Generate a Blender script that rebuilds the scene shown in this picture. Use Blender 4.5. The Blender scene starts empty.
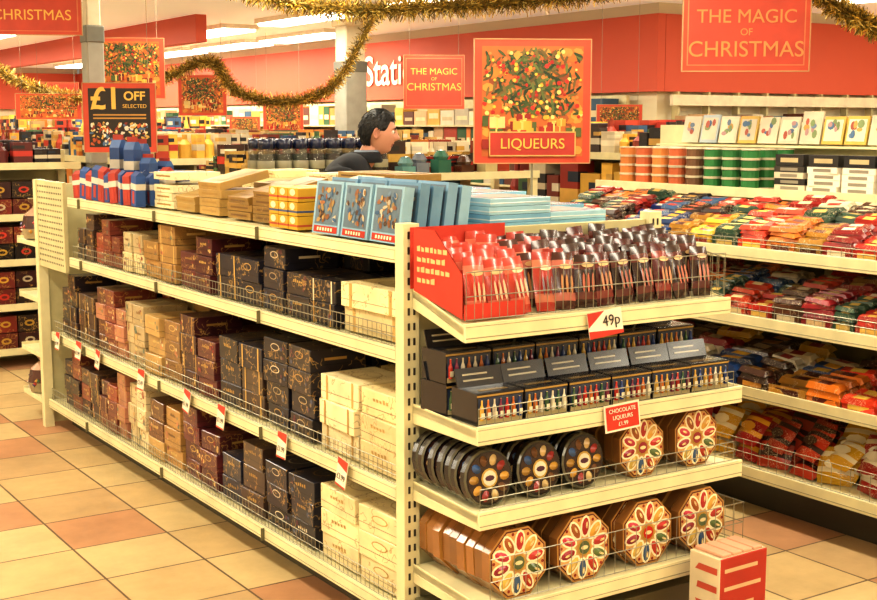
import bpy, math, random
from mathutils import Vector, Matrix
R = random.Random(11)
pi = math.pi

def lin(h):
    h = h.lstrip('#')
    o = []
    for i in (0, 2, 4):
        c = int(h[i:i+2], 16) / 255
        o.append(c/12.92 if c <= .04045 else ((c+.055)/1.055)**2.4)
    return tuple(o) + (1.0,)
def jit(c, a=.12):
    k = 1 + R.uniform(-a, a)
    return (min(1, c[0]*k), min(1, c[1]*k), min(1, c[2]*k), 1)
T = Matrix.Translation
def RX(a): return Matrix.Rotation(a, 4, 'X')
def RY(a): return Matrix.Rotation(a, 4, 'Y')
def RZ(a): return Matrix.Rotation(a, 4, 'Z')

# ------------------------------------------------------------ materials
def base_mat(name):
    m = bpy.data.materials.new(name); m.use_nodes = True
    nt = m.node_tree
    return m, nt, nt.nodes['Principled BSDF']

def attr_mat(name, rough=.45, metal=0, scrib=None, scale=40, fac=.8, mottled=.15, coat=0, bump=0, thr=.022):
    m, nt, b = base_mat(name)
    N, L = nt.nodes, nt.links
    at = N.new('ShaderNodeAttribute'); at.attribute_name = 'Col'
    tc = N.new('ShaderNodeTexCoord')
    n1 = N.new('ShaderNodeTexNoise'); n1.inputs['Scale'].default_value = 9; n1.inputs['Detail'].default_value = 3
    L.new(tc.outputs['Object'], n1.inputs['Vector'])
    mr = N.new('ShaderNodeMapRange')
    mr.inputs['From Min'].default_value = .3; mr.inputs['From Max'].default_value = .7
    mr.inputs['To Min'].default_value = 1-mottled; mr.inputs['To Max'].default_value = 1+mottled
    L.new(n1.outputs['Fac'], mr.inputs['Value'])
    mul = N.new('ShaderNodeVectorMath'); mul.operation = 'SCALE'
    L.new(at.outputs['Color'], mul.inputs[0]); L.new(mr.outputs['Result'], mul.inputs['Scale'])
    out = mul.outputs['Vector']
    if scrib is not None:
        n2 = N.new('ShaderNodeTexNoise'); n2.inputs['Scale'].default_value = scale; n2.inputs['Detail'].default_value = 1.5
        L.new(tc.outputs['Object'], n2.inputs['Vector'])
        s = N.new('ShaderNodeMath'); s.operation = 'SUBTRACT'; s.inputs[1].default_value = .5
        L.new(n2.outputs['Fac'], s.inputs[0])
        a = N.new('ShaderNodeMath'); a.operation = 'ABSOLUTE'; L.new(s.outputs[0], a.inputs[0])
        lt = N.new('ShaderNodeMath'); lt.operation = 'LESS_THAN'; lt.inputs[1].default_value = thr
        L.new(a.outputs[0], lt.inputs[0])
        n3 = N.new('ShaderNodeTexNoise'); n3.inputs['Scale'].default_value = 14
        L.new(tc.outputs['Object'], n3.inputs['Vector'])
        gt = N.new('ShaderNodeMath'); gt.operation = 'GREATER_THAN'; gt.inputs[1].default_value = .5
        L.new(n3.outputs['Fac'], gt.inputs[0])
        mm = N.new('ShaderNodeMath'); mm.operation = 'MULTIPLY'
        L.new(lt.outputs[0], mm.inputs[0]); L.new(gt.outputs[0], mm.inputs[1])
        m2 = N.new('ShaderNodeMath'); m2.operation = 'MULTIPLY'; m2.inputs[1].default_value = fac
        L.new(mm.outputs[0], m2.inputs[0])
        mx = N.new('ShaderNodeMix'); mx.data_type = 'RGBA'
        L.new(m2.outputs[0], mx.inputs['Factor']); L.new(out, mx.inputs['A']); mx.inputs['B'].default_value = scrib
        out = mx.outputs['Result']
    L.new(out, b.inputs['Base Color'])
    b.inputs['Roughness'].default_value = rough
    b.inputs['Metallic'].default_value = metal
    if coat:
        b.inputs['Coat Weight'].default_value = coat; b.inputs['Coat Roughness'].default_value = .12
    if bump:
        bp = N.new('ShaderNodeBump'); bp.inputs['Strength'].default_value = bump; bp.inputs['Distance'].default_value = .01
        n4 = N.new('ShaderNodeTexNoise'); n4.inputs['Scale'].default_value = 60
        L.new(tc.outputs['Object'], n4.inputs['Vector']); L.new(n4.outputs['Fac'], bp.inputs['Height'])
        L.new(bp.outputs['Normal'], b.inputs['Normal'])
    return m

def plain(name, col, rough=.5, metal=0, noise=.06, emit=0, scale=3):
    m, nt, b = base_mat(name)
    N, L = nt.nodes, nt.links
    tc = N.new('ShaderNodeTexCoord'); n1 = N.new('ShaderNodeTexNoise'); n1.inputs['Scale'].default_value = scale
    n1.inputs['Detail'].default_value = 4
    L.new(tc.outputs['Object'], n1.inputs['Vector'])
    mx = N.new('ShaderNodeMix'); mx.data_type = 'RGBA'
    mx.inputs['A'].default_value = tuple(c*(1-noise) for c in col[:3]) + (1,)
    mx.inputs['B'].default_value = tuple(min(1, c*(1+noise)) for c in col[:3]) + (1,)
    L.new(n1.outputs['Fac'], mx.inputs['Factor']); L.new(mx.outputs['Result'], b.inputs['Base Color'])
    b.inputs['Roughness'].default_value = rough; b.inputs['Metallic'].default_value = metal
    if emit:
        b.inputs['Emission Color'].default_value = col; b.inputs['Emission Strength'].default_value = emit
    return m

M_fix = attr_mat('painted_steel', rough=.42, mottled=.09)
M_wire = plain('chrome_wire', lin('#8f8b78'), .35, .6)
M_choc = attr_mat('printed_chocolate_box', rough=.3, scrib=lin('#c09a54'), scale=34, fac=.55, coat=.25)
M_cream = attr_mat('printed_cream_box', rough=.4, scrib=lin('#9a7a4c'), scale=26, fac=.6, coat=.1, thr=.016)
M_pack = attr_mat('printed_pack', rough=.32, scrib=lin('#f0e2c0'), scale=80, fac=.5, coat=.25, thr=.016)
M_flat = attr_mat('printed_card', rough=.5, mottled=.1)
M_foil = attr_mat('glossy_foil', rough=.25, mottled=.12, coat=.4)
M_tin = attr_mat('tinsel_foil', rough=.4, metal=.35, mottled=.2)
M_cloth = attr_mat('cloth', rough=.85, mottled=.12, bump=.3)
M_skin = attr_mat('skin', rough=.55, mottled=.05)
M_hair = attr_mat('hair', rough=.6, mottled=.3, bump=.9)
M_text_w = plain('white_lettering', lin('#f6ead2'), .5)
M_text_g = plain('gold_lettering', lin('#e0b454'), .4)
M_text_d = plain('bronze_lettering', lin('#d08a4c'), .4)
M_ink = plain('ticket_ink', lin('#2b2320'))
M_lamp = plain('lamp_diffuser', (1, .97, .86, 1), .5, emit=6.0)

# ------------------------------------------------------------ mesh builder
class MB:
    def __init__(s): s.v = []; s.f = []; s.c = []; s.m = []
    def add(s, pts, faces, cols, M=None, mi=0):
        b = len(s.v)
        for p in pts:
            p = Vector(p)
            s.v.append(tuple(M @ p) if M is not None else tuple(p))
        for i, f in enumerate(faces):
            s.f.append(tuple(b+j for j in f))
            s.c.append(cols[i] if isinstance(cols, list) else cols)
            s.m.append(mi)
    def box(s, x0, x1, y0, y1, z0, z1, col, M=None, mi=0):
        P = [(x0,y0,z0),(x1,y0,z0),(x1,y1,z0),(x0,y1,z0),(x0,y0,z1),(x1,y0,z1),(x1,y1,z1),(x0,y1,z1)]
        F = [(0,4,7,3),(1,2,6,5),(0,1,5,4),(3,7,6,2),(0,3,2,1),(4,5,6,7)]
        s.add(P, F, col, M, mi)
    def quad(s, pts, col, M=None, mi=0): s.add(pts, [tuple(range(len(pts)))], col, M, mi)
    def cyl(s, r0, r1, z0, z1, n, col, M=None, mi=0, cap=None):
        P = [(r0*math.cos(2*pi*i/n), r0*math.sin(2*pi*i/n), z0) for i in range(n)]
        P += [(r1*math.cos(2*pi*i/n), r1*math.sin(2*pi*i/n), z1) for i in range(n)]
        F = [(i, (i+1) % n, n+(i+1) % n, n+i) for i in range(n)]
        C = [col]*n
        F += [tuple(range(n))[::-1], tuple(range(n, 2*n))]; C += [cap or col]*2
        s.add(P, F, C, M, mi)
    def lathe(s, prof, n, cols, M=None, mi=0):
        P = []; F = []; C = []
        for r, z in prof:
            P += [(r*math.cos(2*pi*i/n), r*math.sin(2*pi*i/n), z) for i in range(n)]
        for k in range(len(prof)-1):
            for i in range(n):
                F.append((k*n+i, k*n+(i+1) % n, (k+1)*n+(i+1) % n, (k+1)*n+i))
                C.append(cols[k] if isinstance(cols, list) else cols)
        s.add(P, F, C, M, mi)
    def disc(s, cx, cz, rx, rz, y, col, M=None, n=14, ang=0, dome=0, mi=0, ph=0):
        P = []
        for i in range(n):
            t = 2*pi*i/n + ph
            x, z = rx*math.cos(t), rz*math.sin(t)
            P.append((cx+x*math.cos(ang)-z*math.sin(ang), y, cz+x*math.sin(ang)+z*math.cos(ang)))
        if dome:
            P.append((cx, y-dome, cz))
            s.add(P, [(i, (i+1) % n, n) for i in range(n)], col, M, mi)
        else:
            s.add(P, [tuple(range(n))], col, M, mi)
    def bar(s, p0, p1, r, col, mi=0, n=4):
        p0, p1 = Vector(p0), Vector(p1); d = p1-p0
        if d.length < 1e-6: return
        q = d.to_track_quat('Z', 'Y').to_matrix().to_4x4()
        s.cyl(r, r, 0, d.length, n, col, T(p0) @ q, mi)
    def obj(s, name, mats, bevel=0, smooth=False, loc=(0,0,0), rz=0, parent=None):
        me = bpy.data.meshes.new(name)
        me.from_pydata(s.v, [], s.f)
        if not isinstance(mats, (list, tuple)): mats = [mats]
        for m in mats: me.materials.append(m)
        ca = me.color_attributes.new('Col', 'FLOAT_COLOR', 'CORNER')
        arr = []
        for f, c in zip(s.f, s.c): arr += list(c)*len(f)
        ca.data.foreach_set('color', arr)
        me.polygons.foreach_set('material_index', s.m)
        if smooth: me.polygons.foreach_set('use_smooth', [True]*len(s.f))
        me.update()
        o = bpy.data.objects.new(name, me)
        bpy.context.collection.objects.link(o)
        o.location = loc; o.rotation_euler = (0, 0, rz)
        if parent: o.parent = parent
        if bevel:
            b = o.modifiers.new('bevel', 'BEVEL'); b.width = bevel; b.segments = 1; b.limit_method = 'ANGLE'
        return o

def text(parent, body, size, loc, mat, rot=(pi/2, 0, 0), name='lettering', align='CENTER', extr=.001, bold=0):
    cu = bpy.data.curves.new(name, 'FONT'); cu.body = body; cu.size = size
    cu.align_x = align; cu.align_y = 'CENTER'; cu.extrude = extr; cu.offset = bold
    cu.materials.append(mat)
    o = bpy.data.objects.new(name, cu); bpy.context.collection.objects.link(o)
    o.location = loc; o.rotation_euler = rot
    if parent: o.parent = parent
    return o

CREAM = lin('#d8d0a6'); CREAM2 = lin('#c2b98e'); DARK = lin('#2a2620')

# ------------------------------------------------------------ room shell
CEIL = 2.75
def tile_floor():
    m, nt, b = base_mat('floor_tiles'); N, L = nt.nodes, nt.links
    tc = N.new('ShaderNodeTexCoord'); sep = N.new('ShaderNodeSeparateXYZ'); L.new(tc.outputs['Object'], sep.inputs[0])
    S = .38
    fl = []; fr = []
    for ax, off in (('X', .1), ('Y', .23)):
        ad = N.new('ShaderNodeMath'); ad.operation = 'ADD'; ad.inputs[1].default_value = off+38
        dv = N.new('ShaderNodeMath'); dv.operation = 'DIVIDE'; dv.inputs[1].default_value = S
        f = N.new('ShaderNodeMath'); f.operation = 'FLOOR'; r = N.new('ShaderNodeMath'); r.operation = 'FRACT'
        L.new(sep.outputs[ax], ad.inputs[0]); L.new(ad.outputs[0], dv.inputs[0]); L.new(dv.outputs[0], f.inputs[0]); L.new(dv.outputs[0], r.inputs[0])
        fl.append(f.outputs[0]); s = N.new('ShaderNodeMath'); s.operation = 'SUBTRACT'; s.inputs[1].default_value = .5
        L.new(r.outputs[0], s.inputs[0]); a = N.new('ShaderNodeMath'); a.operation = 'ABSOLUTE'; L.new(s.outputs[0], a.inputs[0]); fr.append(a.outputs[0])
    cb = N.new('ShaderNodeCombineXYZ'); L.new(fl[0], cb.inputs[0]); L.new(fl[1], cb.inputs[1])
    wn = N.new('ShaderNodeTexWhiteNoise'); wn.noise_dimensions = '3D'; L.new(cb.outputs[0], wn.inputs['Vector'])
    sm = N.new('ShaderNodeMath'); sm.operation = 'ADD'; L.new(fl[0], sm.inputs[0]); L.new(fl[1], sm.inputs[1])
    md = N.new('ShaderNodeMath'); md.operation = 'MODULO'; md.inputs[1].default_value = 2; L.new(sm.outputs[0], md.inputs[0])
    m1 = N.new('ShaderNodeMath'); m1.operation = 'MULTIPLY'; m1.inputs[1].default_value = .5; L.new(md.outputs[0], m1.inputs[0])
    m2 = N.new('ShaderNodeMath'); m2.operation = 'MULTIPLY_ADD'; m2.inputs[1].default_value = .5
    L.new(wn.outputs['Value'], m2.inputs[0]); L.new(m1.outputs[0], m2.inputs[2])
    cr = N.new('ShaderNodeValToRGB'); cr.color_ramp.interpolation = 'CONSTANT'
    e = cr.color_ramp.elements; e[0].position = 0; e[0].color = lin('#c9b284'); e[1].position = .3; e[1].color = lin('#bb9e74')
    x = e.new(.5); x.color = lin('#b88c68'); x = e.new(.82); x.color = lin('#c4aa7c')
    L.new(m2.outputs[0], cr.inputs[0])
    mx0 = N.new('ShaderNodeMath'); mx0.operation = 'MAXIMUM'; L.new(fr[0], mx0.inputs[0]); L.new(fr[1], mx0.inputs[1])
    g = N.new('ShaderNodeMath'); g.operation = 'GREATER_THAN'; g.inputs[1].default_value = .489; L.new(mx0.outputs[0], g.inputs[0])
    mx = N.new('ShaderNodeMix'); mx.data_type = 'RGBA'; L.new(g.outputs[0], mx.inputs['Factor']); L.new(cr.outputs[0], mx.inputs['A'])
    mx.inputs['B'].default_value = lin('#6a553e')
    no = N.new('ShaderNodeTexNoise'); no.inputs['Scale'].default_value = 4; no.inputs['Detail'].default_value = 9; no.inputs['Roughness'].default_value = .65
    L.new(tc.outputs['Object'], no.inputs['Vector'])
    mr = N.new('ShaderNodeMapRange'); mr.inputs['From Min'].default_value = .25; mr.inputs['From Max'].default_value = .75
    mr.inputs['To Min'].default_value = .78; mr.inputs['To Max'].default_value = 1.12; L.new(no.outputs['Fac'], mr.inputs['Value'])
    sc = N.new('ShaderNodeVectorMath'); sc.operation = 'SCALE'; L.new(mx.outputs['Result'], sc.inputs[0]); L.new(mr.outputs['Result'], sc.inputs['Scale'])
    L.new(sc.outputs['Vector'], b.inputs['Base Color']); b.inputs['Roughness'].default_value = .42
    b.inputs['Specular IOR Level'].default_value = .35
    return m

def slab(name, x0, x1, y0, y1, z0, z1, mat):
    mb = MB(); mb.box(x0, x1, y0, y1, z0, z1, (1,1,1,1)); return mb.obj(name, mat)
M_wall = plain('cream_wall', lin('#e0d8bc'), .7, scale=1)
M_red = plain('red_fascia', lin('#cc5c42'), .6, scale=1)
M_ceil = plain('ceiling_paint_added_glow', lin('#f6f1de'), .8, scale=1, emit=.22)  # faint emission added to the paint so the ceiling looks brighter lit
slab('floor', -4, 14, -3, 26, -.1, 0, tile_floor())
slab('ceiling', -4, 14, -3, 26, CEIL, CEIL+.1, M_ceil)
slab('wall_left', -4.1, -4, -3, 26, 0, CEIL, M_wall)
slab('wall_front', -4, 14, -3.1, -3, 0, CEIL, M_wall)
slab('wall_back', -4, 8.32, 26, 26.1, 0, CEIL, M_wall)
slab('wall_right', 8.36, 8.46, 8.95, 26, 0, CEIL, M_wall)
slab('wall_corner', 8.46, 14, 8.95, 9.05, 0, CEIL, M_wall)
slab('wall_far_right', 14, 14.1, -3, 9, 0, CEIL, M_wall)
slab('trim_1', 8.26, 8.355, 8.85, 26, 1.93, 2.64, M_red)
slab('trim_2', 8.36, 14, 8.85, 8.945, 1.93, 2.64, M_red)
slab('trim_3', -4, 8.25, 25.85, 25.99, 1.93, 2.64, M_red)
slab('trim_4', 5.25, 5.37, 12.5, 25.8, 2.47, CEIL-.002, M_red)
text(None, 'Stationery', .52, (8.245, 13.15, 2.27), M_text_w, rot=(pi/2, 0, -pi/2), name='stationery_sign_lettering', bold=.006)
mb = MB()
for k in range(14):
    x = 8.5 + k*.4
    mb.box(x, x+.03, 8.82, 8.9, 0, 1.93, CREAM2)
mb.box(8.4, 14, 8.78, 8.82, 1.80, 1.9, lin('#e2d9bf'))
for z in (.3, .7, 1.1, 1.45):
    mb.box(8.4, 14, 8.5, 8.9, z-.02, z, CREAM)
for z in (.3, .7, 1.1, 1.45):
    x = 8.45
    while x < 13.8:
        w = R.uniform(.08, .2); h = R.uniform(.15, .28)
        mb.box(x, x+w*.92, 8.55, 8.8, z, z+h, jit(lin(R.choice(['#a8452e','#c3a27a','#cfc6b0','#5a6f7a','#b97a3a','#6c3b2a'])), .3)); x += w
mb.obj('wall_shelving_unit', M_flat)
mb = MB()
for z in (.3, .65, 1.0, 1.35, 1.62):
    mb.box(7.9, 8.22, 9.2, 25, z-.02, z, CREAM)
    y = 9.25
    while y < 24.5:
        w = R.uniform(.08, .3); h = R.uniform(.14, .25)
        mb.box(7.95, 8.15, y, y+w*.93, z, z+h, jit(lin(R.choice(['#b9452e','#c3a27a','#cfc6b0','#34526a','#c97a3a','#6c3b2a','#2f5b3a','#d8b050'])), .3))
        mb.box(7.948, 7.95, y+w*.1, y+w*.8, z+h*.3, z+h*.55, jit(lin('#d8c8a0'), .3)); y += w
mb.box(8.2, 8.24, 9.2, 25, 0, 1.9, CREAM)
mb.obj('wall_shelving_unit', M_flat)

def column(x, y, w):
    mb = MB()
    mb.box(-w/2, w/2, -w/2, w/2, 0, CEIL-.001, lin('#dcd4ba'))
    mb.box(-w/2-.01, w/2+.01, -w/2-.01, w/2+.01, 0, 1.35, lin('#77786f'))
    mb.box(-w/2-.012, w/2+.012, -w/2-.012, w/2+.012, 1.35, 2.25, lin('#a3a398'))
    mb.box(-w/2-.018, w/2+.018, -w/2-.018, w/2+.018, 2.18, 2.3, lin('#77786f'))
    mb.box(-w/2-.03, w/2+.03, -w/2-.03, w/2+.03, CEIL-.08, CEIL-.002, lin('#e9e0c4'))
    mb.obj('support_column', M_fix, bevel=.01, loc=(x, y, 0))
column(6.9, 12.2, .24)
column(2.93, 8.80, .10)

def lamp(x, y, power, L_=1.8, W=.3):
    mb = MB()
    mb.box(-W/2-.03, W/2+.03, -L_/2-.03, L_/2+.03, CEIL-.05, CEIL-.001, lin('#efe8d6'), mi=0)
    mb.box(-W/2, W/2, -L_/2, L_/2, CEIL-.075, CEIL-.05, lin('#ffffff'), mi=1)
    o = mb.obj('ceiling_light', [M_fix, M_lamp], loc=(x, y, 0))
    if power:
        ld = bpy.data.lights.new('fluorescent_tube', 'AREA'); ld.shape = 'RECTANGLE'; ld.size = W; ld.size_y = L_
        ld.energy = power; ld.color = (1, .925, .73)
        lo = bpy.data.objects.new('fluorescent_tube', ld); bpy.context.collection.objects.link(lo)
        lo.location = (0, 0, CEIL-.082); lo.parent = o
for x in (-1.6, .6, 3.45, 6.2):
    for y in (-1.2, 1.4, 4.0, 6.6, 9.2, 11.8):
        lamp(x, y, 38)
for x in (4.1, 6.2, 7.5):
    for y in (14.4, 16.6, 18.8, 21.0, 23.2):
        lamp(x, y, 45, W=.4)
for x in (9.2, 11.6):
    for y in (1.4, 4.0, 6.6):
        lamp(x, y, 40)
w = bpy.data.worlds.new('World'); bpy.context.scene.world = w; w.use_nodes = True
w.node_tree.nodes['Background'].inputs[0].default_value = (1, .9, .75, 1)
w.node_tree.nodes['Background'].inputs[1].default_value = .3

# ------------------------------------------------------------ main gondola
def fence(mb, p0, p1, h, sp=.028, r=.0011, col=lin('#c9c6b4'), up=(0,0,1), mi=0, rails=(0.02,.5,1)):
    p0, p1, up = Vector(p0), Vector(p1), Vector(up)
    d = p1-p0; n = max(2, int(d.length/sp))
    for i in range(n+1):
        a = p0 + d*(i/n); mb.bar(a, a+up*h, r, col, mi, 3)
    for k in rails: mb.bar(p0+up*h*k, p1+up*h*k, r*1.5, col, mi, 4)

LV = [(1.255, 6.3), (.955, 6.3), (.53, 6.66), (.15, 6.76)]
g = MB()
NY, FY = 3.14, 6.8
XL, XR, XM = 1.94, 2.955, 2.45
g.box(XL+.055, XR-.055, NY+.004, NY+.026, .02, 1.31, CREAM2)
for x in (XL, XR-.055):
    g.box(x, x+.055, NY-.012, NY+.035, 0, 1.335, CREAM)
    z = .12
    while z < 1.3:
        for dx in (.014, .033):
            g.box(x+dx, x+dx+.008, NY-.0135, NY-.011, z, z+.022, DARK)
        z += .045
for x in (XL-.02, XR-.055):
    g.box(x, x+.05, FY-.03, FY+.02, 0, 1.335, CREAM)
g.box(XL-.012, XL+.008, 6.33, FY-.03, .88, 1.335, lin('#c8c096'))
for i in range(15):
    for j in range(14):
        yy = 6.36+i*.03; zz = .91+j*.03
        g.box(XL-.0140, XL-.0118, yy, yy+.010, zz, zz+.010, lin('#5a5442'))
g.box(XL+.03, XR-.06, FY-.01, FY+.01, .02, 1.31, CREAM2)
g.box(XM-.012, XM+.012, NY+.03, FY-.02, .02, 1.22, lin('#7f7856'))
for z, ye in LV:
    for sgn, xa in ((-1, XL), (1, XR)):
        x0, x1 = (XL+.004, XM-.014) if sgn < 0 else (XM+.014, XR-.004)
        if z > 1.2: x0, x1 = (XL+.004, XM) if sgn < 0 else (XM, XR-.004)
        g.box(x0, x1, NY+.037, ye, z-.022, z, CREAM)
        xf = XL if sgn < 0 else XR
        g.box(min(xf, xf-.012*sgn), max(xf, xf-.012*sgn), NY+.037, ye, z-.038, z+.008, CREAM)
        if sgn < 0:
            g.box(xf-.001, xf+.001, NY+.037, ye, z-.030, z-.027, lin('#8d8868'))
            g.box(xf-.001, xf+.001, NY+.037, ye, z-.001, z+.001, lin('#8d8868'))
        for yj in (4.1, 5.1, 6.1):
            g.box(xf-.0135 if sgn < 0 else xf-.001, xf+.001 if sgn < 0 else xf+.0135, yj, yj+.004, z-.038, z+.008, lin('#6d684c'))
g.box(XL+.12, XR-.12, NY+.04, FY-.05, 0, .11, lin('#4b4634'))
for yj in (4.1, 5.1, 6.1):
    for z in (.955, .53):
        g.box(XL+.08, XM-.02, yj-.004, yj+.004, z-.07, z-.022, CREAM2)
def ecshelf(z, yf, tilt_drop=0, lip=.05):
    yb = NY-.014
    P = [(XL+.03, yb, z), (XR-.03, yb, z), (XR-.0, yf, z-tilt_drop), (XL+.0, yf, z-tilt_drop)]
    Q = [(p[0], p[1], p[2]-.022) for p in P]
    g.add(P+Q, [(3,2,1,0)[::-1], (4,5,6,7)[::-1], (0,1,5,4), (1,2,6,5), (3,0,4,7)], CREAM)
    for xa, xb in ((XL+.03, XL), (XR-.03, XR)):
        s = .003
        g.add([(xa, yb, z+.006), (xb, yf, z-tilt_drop+.006), (xb, yf, z-tilt_drop-lip+.01), (xa, yb, z-.055),
               (xa+s, yb, z+.006), (xb+s, yf, z-tilt_drop+.006), (xb+s, yf, z-tilt_drop-lip+.01), (xa+s, yb, z-.055)],
              [(0,1,2,3), (7,6,5,4), (0,4,5,1), (2,6,7,3)], CREAM)
    g.box(XL, XR+.003, yf-.012, yf, z-tilt_drop-lip+.01, z-tilt_drop+.012, CREAM)
    g.box(XL, XR+.003, yf-.013, yf-.011, z-tilt_drop-lip+.020, z-tilt_drop-lip+.023, lin('#8d8868'))
    g.box(XL, XR+.003, yf-.013, yf-.011, z-tilt_drop+.002, z-tilt_drop+.004, lin('#8d8868'))
EC = [(1.14, 2.82, .07), (.794, 2.76, 0), (.558, 2.75, 0), (.30, 2.70, 0)]
for z, yf, td in EC: ecshelf(z, yf, td)
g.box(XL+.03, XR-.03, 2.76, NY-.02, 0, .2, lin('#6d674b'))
for z in (1.0, .7, .4, .15):
    g.box(XL-.02, XR, FY+.022, FY+.36, z-.025, z, CREAM)
    g.box(XL-.02, XR, FY+.36, FY+.372, z-.03, z+.012, CREAM)
gond = g.obj('gondola_shelving_unit', M_fix, bevel=.0015)
f = MB()
for z, ye in LV[1:]:
    fence(f, (XL+.012, NY+.05, z+.008), (XL+.012, ye-.03, z+.008), .06)
fence(f, (XL+.02, 2.835, 1.085), (XR-.01, 2.825, 1.085), .135)
fence(f, (XL+.02, 2.775, .80), (XR-.01, 2.775, .80), .05)
fence(f, (XL+.02, 2.765, .565), (XR-.01, 2.765, .565), .06, sp=.04)
fence(f, (XL+.02, 2.715, .31), (XR-.01, 2.715, .31), .13, sp=.04)
fence(f, (XR-.01, 2.715, .31), (XR-.01, 3.05, .31), .13, sp=.04)
fence(f, (XR-.01, 2.83, 1.085), (XR-.01, 3.1, 1.135), .12, sp=.03)
f.obj('wire_fences', M_wire, parent=gond)

# ------------------------------------------------------------ chocolate gift boxes
def choc(name, x0, x1, y0, y1, z, H, bw, bh, cols, lab, mat, var=.25, rows=2, jr=.05, motif=()):
    mb = MB()
    n = max(1, round((y1-y0)/bw)); w = (y1-y0)/n; d = (x1-x0)/rows
    for i in range(n):
        for r in range(rows):
            Hm = H*(1-R.uniform(0, var)); k = 0; c0 = lin(R.choice(cols))
            zz = z+.001; style = R.random()
            while zz + bh <= z+Hm+.001 or k == 0:
                c = jit(c0 if R.random() < .8 else lin(R.choice(cols)), .18)
                cx = x0+d*(r+.5)+R.uniform(-.006, .012); cy = y0+w*(i+.5)
                M = T((cx, cy, zz)) @ RZ(R.uniform(-jr, jr))
                a, b = d*.46, w*.46
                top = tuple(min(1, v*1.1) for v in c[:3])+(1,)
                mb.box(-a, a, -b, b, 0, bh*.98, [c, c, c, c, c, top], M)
                e = .0012; l = lin(R.choice(lab)); dk = tuple(v*.4 for v in c[:3])+(1,)
                mb.quad([(-a-e*.6, -b, bh*.30), (-a-e*.6, b, bh*.30), (-a-e*.6, b, bh*.33), (-a-e*.6, -b, bh*.33)], dk, M)
                mb.quad([(-a, -b-e*.6, bh*.30), (a, -b-e*.6, bh*.30), (a, -b-e*.6, bh*.33), (-a, -b-e*.6, bh*.33)], dk, M)
                if style < .3:
                    lw = b*.38
                    mb.add([(-a-e, lw*math.cos(t), bh*(.64+.17*math.sin(t))) for t in [2*pi*q/10 for q in range(10)]], [tuple(range(10))], l, M)
                    mb.add([(-a-e*1.4, lw*.85*math.cos(t), bh*(.64+.13*math.sin(t))) for t in [2*pi*q/10 for q in range(10)]], [tuple(range(10))], c, M)
                elif style < .75:
                    for q in range(5):
                        yy = -b*.35+q*b*.16; hh = bh*R.uniform(.08, .16)
                        mb.quad([(-a-e, yy, bh*.58), (-a-e, yy+b*.1, bh*.58), (-a-e, yy+b*.12, bh*.58+hh), (-a-e, yy+.02*b, bh*.58+hh)], l, M)
                else:
                    for yy in (-b*.75, b*.6):
                        mb.quad([(-a-e, yy, 0), (-a-e, yy+b*.1, 0), (-a-e, yy+b*.1, bh*.98), (-a-e, yy, bh*.98)], l, M)
                if motif:      # printed picture corner on side face
                    s0 = R.choice((-1, 1))
                    for q in range(4):
                        cy_ = s0*b*R.uniform(.45, .8); cz_ = bh*R.uniform(.2, .85); rr_ = bh*R.uniform(.06, .13)
                        mb.add([(-a-e*1.2-q*.0001, cy_+rr_*math.cos(t), min(bh*.96, max(0, cz_+rr_*math.sin(t)))) for t in [2*pi*u/7 for u in range(7)]], [tuple(range(7))], jit(lin(R.choice(motif))), M)
                mb.quad([(-a*.5, -b-e, bh*.5), (a*.3, -b-e, bh*.5), (a*.3, -b-e, bh*.62), (-a*.5, -b-e, bh*.62)], l, M)
                mb.add([(a*.5*math.cos(t), b*.5*math.sin(t), bh*.98+e) for t in [2*pi*q/12 for q in range(12)]], [tuple(range(12))], tuple(v*.6+u*.4 for v, u in zip(l[:3], c[:3]))+(1,), M)
                mb.add([(a*.45*math.cos(t), b*.45*math.sin(t), bh*.98+e*1.5) for t in [2*pi*q/12 for q in range(12)]], [tuple(range(12))], c, M)
                zz += bh; k += 1
    return mb.obj(name, mat, bevel=.002)

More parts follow.
